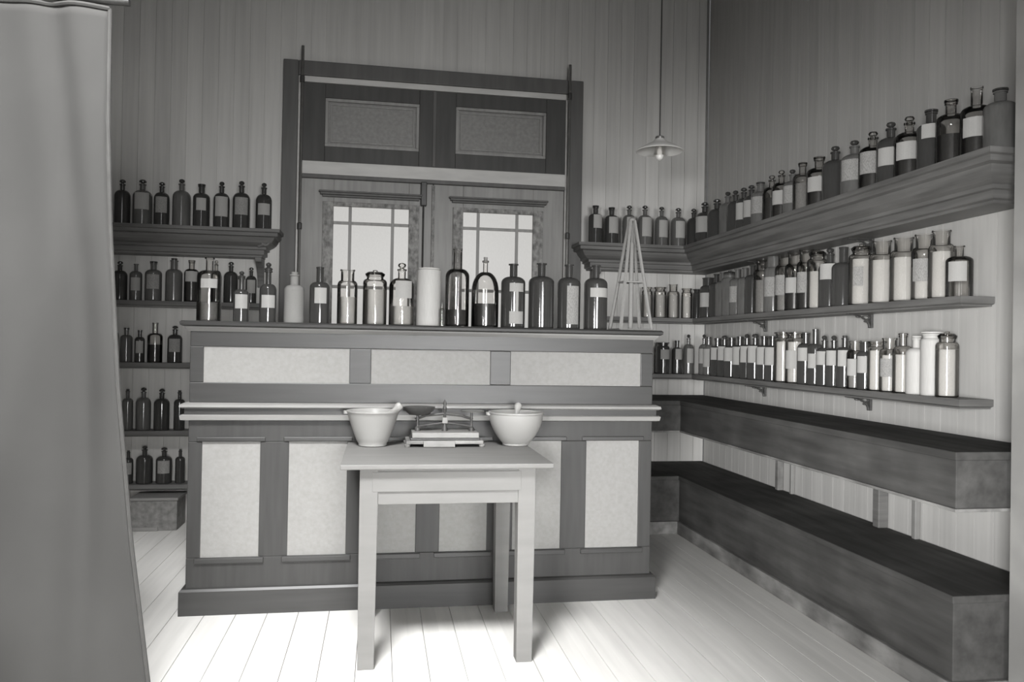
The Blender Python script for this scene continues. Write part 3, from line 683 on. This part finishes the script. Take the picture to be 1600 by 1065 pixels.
wall_row([(1096, 520, 'ball', 'mid', big, None), (1107, 522, 'tall', 'mid', (.2, .64, .9, P_), None), (1121, 524, 'tall', 'dark', (.4, .7, .6, P_), None), (1132, 521, 'round', 'dark', (.38, .7, .6, P_), None), (1143, 523, 'tall', 'dark', (.38, .7, .8, P_), None),
          (1156, 521, 'tall', 'dark', (.3, .7, .9, P_), None), (1167, 519, 'ball', 'dark', (.35, .7, .6, P_), None), (1180, 518, 'round', 'dark', (.35, .7, .6, P_), None), (1194, 520, 'tall', 'dark', (.33, .7, .7, P_), None), (1207, 520, 'tall', 'dark', (.33, .7, .7, P_), None),
          (1224, 516, 'jar', 'frost', None, (.78, 'powder')), (1242, 516, 'jar', 'clear', big, (.78, 'powder')), (1259, 514, 'tall', 'dark', (.42, .66, .8, P_), None), (1274, 514, 'long', 'dark', sq, None), (1288, 521, 'ball', 'dark', (.4, .66, .9, P_), None), (1303, 521, 'ball', 'dark', (.4, .68, .7, P_), None),
          (1320, 522, 'corked', 'dark', (.4, .7, .6, P_), None), (1336, 532, 'wide', 'clear', big, GP), (1352, 534, 'wide', 'dark', (.35, .7, .8, P_), None), (1370, 530, 'jar', 'frost', None, (.78, 'powder')), (1390, 528, 'wide', 'frost', faded, (.68, 'powder')), (1411, 514, 'tall', 'frost', None, (.6, 'powder')),
          (1432, 518, 'tall', 'milk', None, None), (1456, 514, 'jar', 'milk', None, None), (1480, 514, 'lidjar', 'frost', None, (.7, 'powder'))],
         XR-.09, S3, 'third right wall shelf', 'bottles on the third right wall shelf', .055)

# ------------------------------------------------------------------ obelisk of slender bars at the right end of the counter
c = uy(985, 512, Yc-.02); q = (c-CAM).dot(fwd)/F_PX
O = thing('obelisk_stand', 'tall pale obelisk-shaped stand of slender bars at the right end of the counter top', 'stand', (c.x, Yc-.02, kZ), rz=.12)
Hh = uy(985, 343, Yc-.02).z-kZ; Rb = 26*q; Rt = 3.5*q
for i, (a_, b_) in enumerate(((-1, -1), (1, -1), (1, 1), (-1, 1))):
    MB().tube([(a_*Rb, b_*Rb*.8, .006), (a_*Rt, b_*Rt*.8, Hh-.004)], .0105, 6, .008).build('corner_bar', 'panel', O)
def sq_ring(f, th):
    r_ = Rb+(Rt-Rb)*f; z = Hh*f; k = MB(); ry = r_*.8
    k.box(-r_-th, r_+th, -ry-th, -ry+th, z, z+2*th).box(-r_-th, r_+th, ry-th, ry+th, z, z+2*th)
    k.box(-r_-th, -r_+th, -ry, ry, z, z+2*th).box(r_-th, r_+th, -ry, ry, z, z+2*th); return k
sq_ring(0, .006).build('base_frame', 'panel', O, .002)
sq_ring(.43, .004).build('middle_frame', 'panel', O, .001)
MB().lathe([(.012, .0), (.012, Hh*.78), (.006, Hh*.8), (.003, Hh*.95)], seg=12).build('centre_tube', 'panel', O, smooth=True)
MB().lathe([(Rt*.7, Hh-.012), (Rt*1.6, Hh-.006), (Rt*1.5, Hh+.004), (Rt*.5, Hh+.012)], seg=12).build('cap', 'panel', O, smooth=True)

# ------------------------------------------------------------------ hanging lamp
Yp = -1.5; c = uy(1031, 217, Yp); e = uy(1031, 245, Yp); q = (c-CAM).dot(fwd)/F_PX
Lm = thing('pendant_lamp', 'white conical glass pendant lamp hanging from a cord near the right corner', 'lamp', (c.x, Yp, ZC))
zt = c.z-ZC; Rs = 37*q; hs = 19*q
MB().lathe([(7*q, zt), (9*q, zt-2*q), (12*q, zt-5*q), (Rs*.62, zt-hs*.55), (Rs*.97, zt-hs*.93), (Rs, zt-hs), (Rs*.97, zt-hs-.003), (Rs*.6, zt-hs*.66), (10*q, zt-8*q), (5*q, zt-5*q)], seg=40).build('lamp_shade', 'opal', Lm, smooth=True)
MB().lathe([(2, 0)] if 0 else [(6*q, zt+4*q), (7*q, zt+3*q), (7*q, zt-3*q), (5*q, zt-12*q)], seg=20).build('lamp_holder', 'brass', Lm, smooth=True)
MB().lathe([(5*q, zt-11*q), (7*q, zt-15*q), (8*q, zt-20*q), (11*q, zt-27*q)], seg=24, cap=False).build('glass_flare', 'frost', Lm, smooth=True)
MB().lathe([(3*q, zt-12*q), (4*q, zt-17*q), (6*q, zt-23*q), (6.5*q, zt-27*q), (4.5*q, zt-32*q), (1*q, zt-34*q)], seg=20).build('bulb', 'opal', Lm, smooth=True)
MB().tube([(0, 0, 0), (0, 0, zt+4*q)], .004, 8).build('cord', 'iron', Lm, smooth=True)
MB().lathe([(.05, 0), (.048, -.015), (.015, -.03)], seg=20).build('ceiling_rose', 'panel', Lm, smooth=True)

# ------------------------------------------------------------------ box on the floor, left
p0, p1 = uy(209, 778, -.3), uy(272, 778, -.3)
zt_ = p0.z
B = thing('storage_box', 'pale wooden box standing on the floor under the lowest left shelf', 'box', ((p0.x+p1.x)/2, -.2, 0))
zb_ = 0
wb = (p1.x-p0.x)/2+.02
MB().box(-wb, wb, -.1, .13, .0, zt_-.018).build('box_body', 'greyliquid', B, .004)
MB().box(-wb-.008, wb+.008, -.108, .138, zt_-.018, zt_).build('box_lid', 'pale', B, .003)
zr = uy(230, 826, -.3).z
MB().box(-wb, wb*.2, -.112, -.1, zr-.012, zr+.012).build('front_rail', 'pale', B, .002)

# ------------------------------------------------------------------ canvas curtain in the left foreground
def curtain():
    nu, nv = 90, 70; Yq = -3.35
    et, eb = uy(174, 0, Yq), uy(226, 1000, Yq); zt = uy(90, 6, Yq).z; zb = .015
    EDGE = [(lambda p: (p.x, p.z))(uy(a_, b_, Yq)) for a_, b_ in ((170, -60), (171, 200), (174, 350), (186, 600), (205, 850), (229, 1065))]
    rings = []
    for j in range(nv+1):
        v = j/nv; z = zt+(zb-zt)*v
        for (qa, qb) in zip(EDGE, EDGE[1:]):
            if z >= qb[1] or qb is EDGE[-1]:
                xe = qa[0]+(qb[0]-qa[0])*(qa[1]-z)/(qa[1]-qb[1]); break
        x0 = XL+.03
        ring = []
        for i in range(nu+1):
            u = i/nu; x = x0+(xe-x0)*u
            d = .016*math.sin(u*15+v*1.4)*(.35+.65*v) + .014*math.sin(u*28-v*5+1)*(1-v*.4)
            g = u-(.35+.5*v); d += .085*math.exp(-(g/.07)**2)*math.exp(-((v-.5)/.3)**2)
            g = u-(1.05-.45*v); d += .055*math.exp(-(g/.05)**2)*v; g = u-(.2+.9*(v-.42)); d -= .05*math.exp(-(g/.06)**2)*math.exp(-((v-.55)/.18)**2)
            g = u-.9-.04*math.sin(v*4); d -= .03*math.exp(-(g/.03)**2)
            ring.append((x, Yq-d-.05*(1-u), z))
        rings.append(ring)
    t = thing('curtain', 'heavy grey canvas curtain hanging across the left foreground', 'curtain', (et.x-.7, Yq, 0))
    k = MB(); n = nu+1
    for r in rings: k.v += r
    for j in range(nv):
        for i in range(nu): k.f.append((j*n+i, j*n+i+1, (j+1)*n+i+1, (j+1)*n+i))
    o = k.build('canvas', 'cloth', None, smooth=True); at(o, t)
    so = o.modifiers.new('thickness', 'SOLIDIFY'); so.thickness = .004; so.offset = 0
    k = MB().tube([r[-1] for r in rings], .0065, 8); at(k.build('side_hem', 'hem', None, smooth=True), t)
    k = MB().tube([p for p in rings[0]], .008, 8); at(k.build('top_hem', 'hem', None, smooth=True), t)
    r = MB().tube([(XL-.004, Yq+.0, zt+.022), (et.x+.05, Yq+.0, zt+.022)], .012, 12).build('curtain_rod', 'iron', None, smooth=True)
    tag(r, 'thin dark rod carrying the canvas curtain at the top left', 'rod')
curtain()
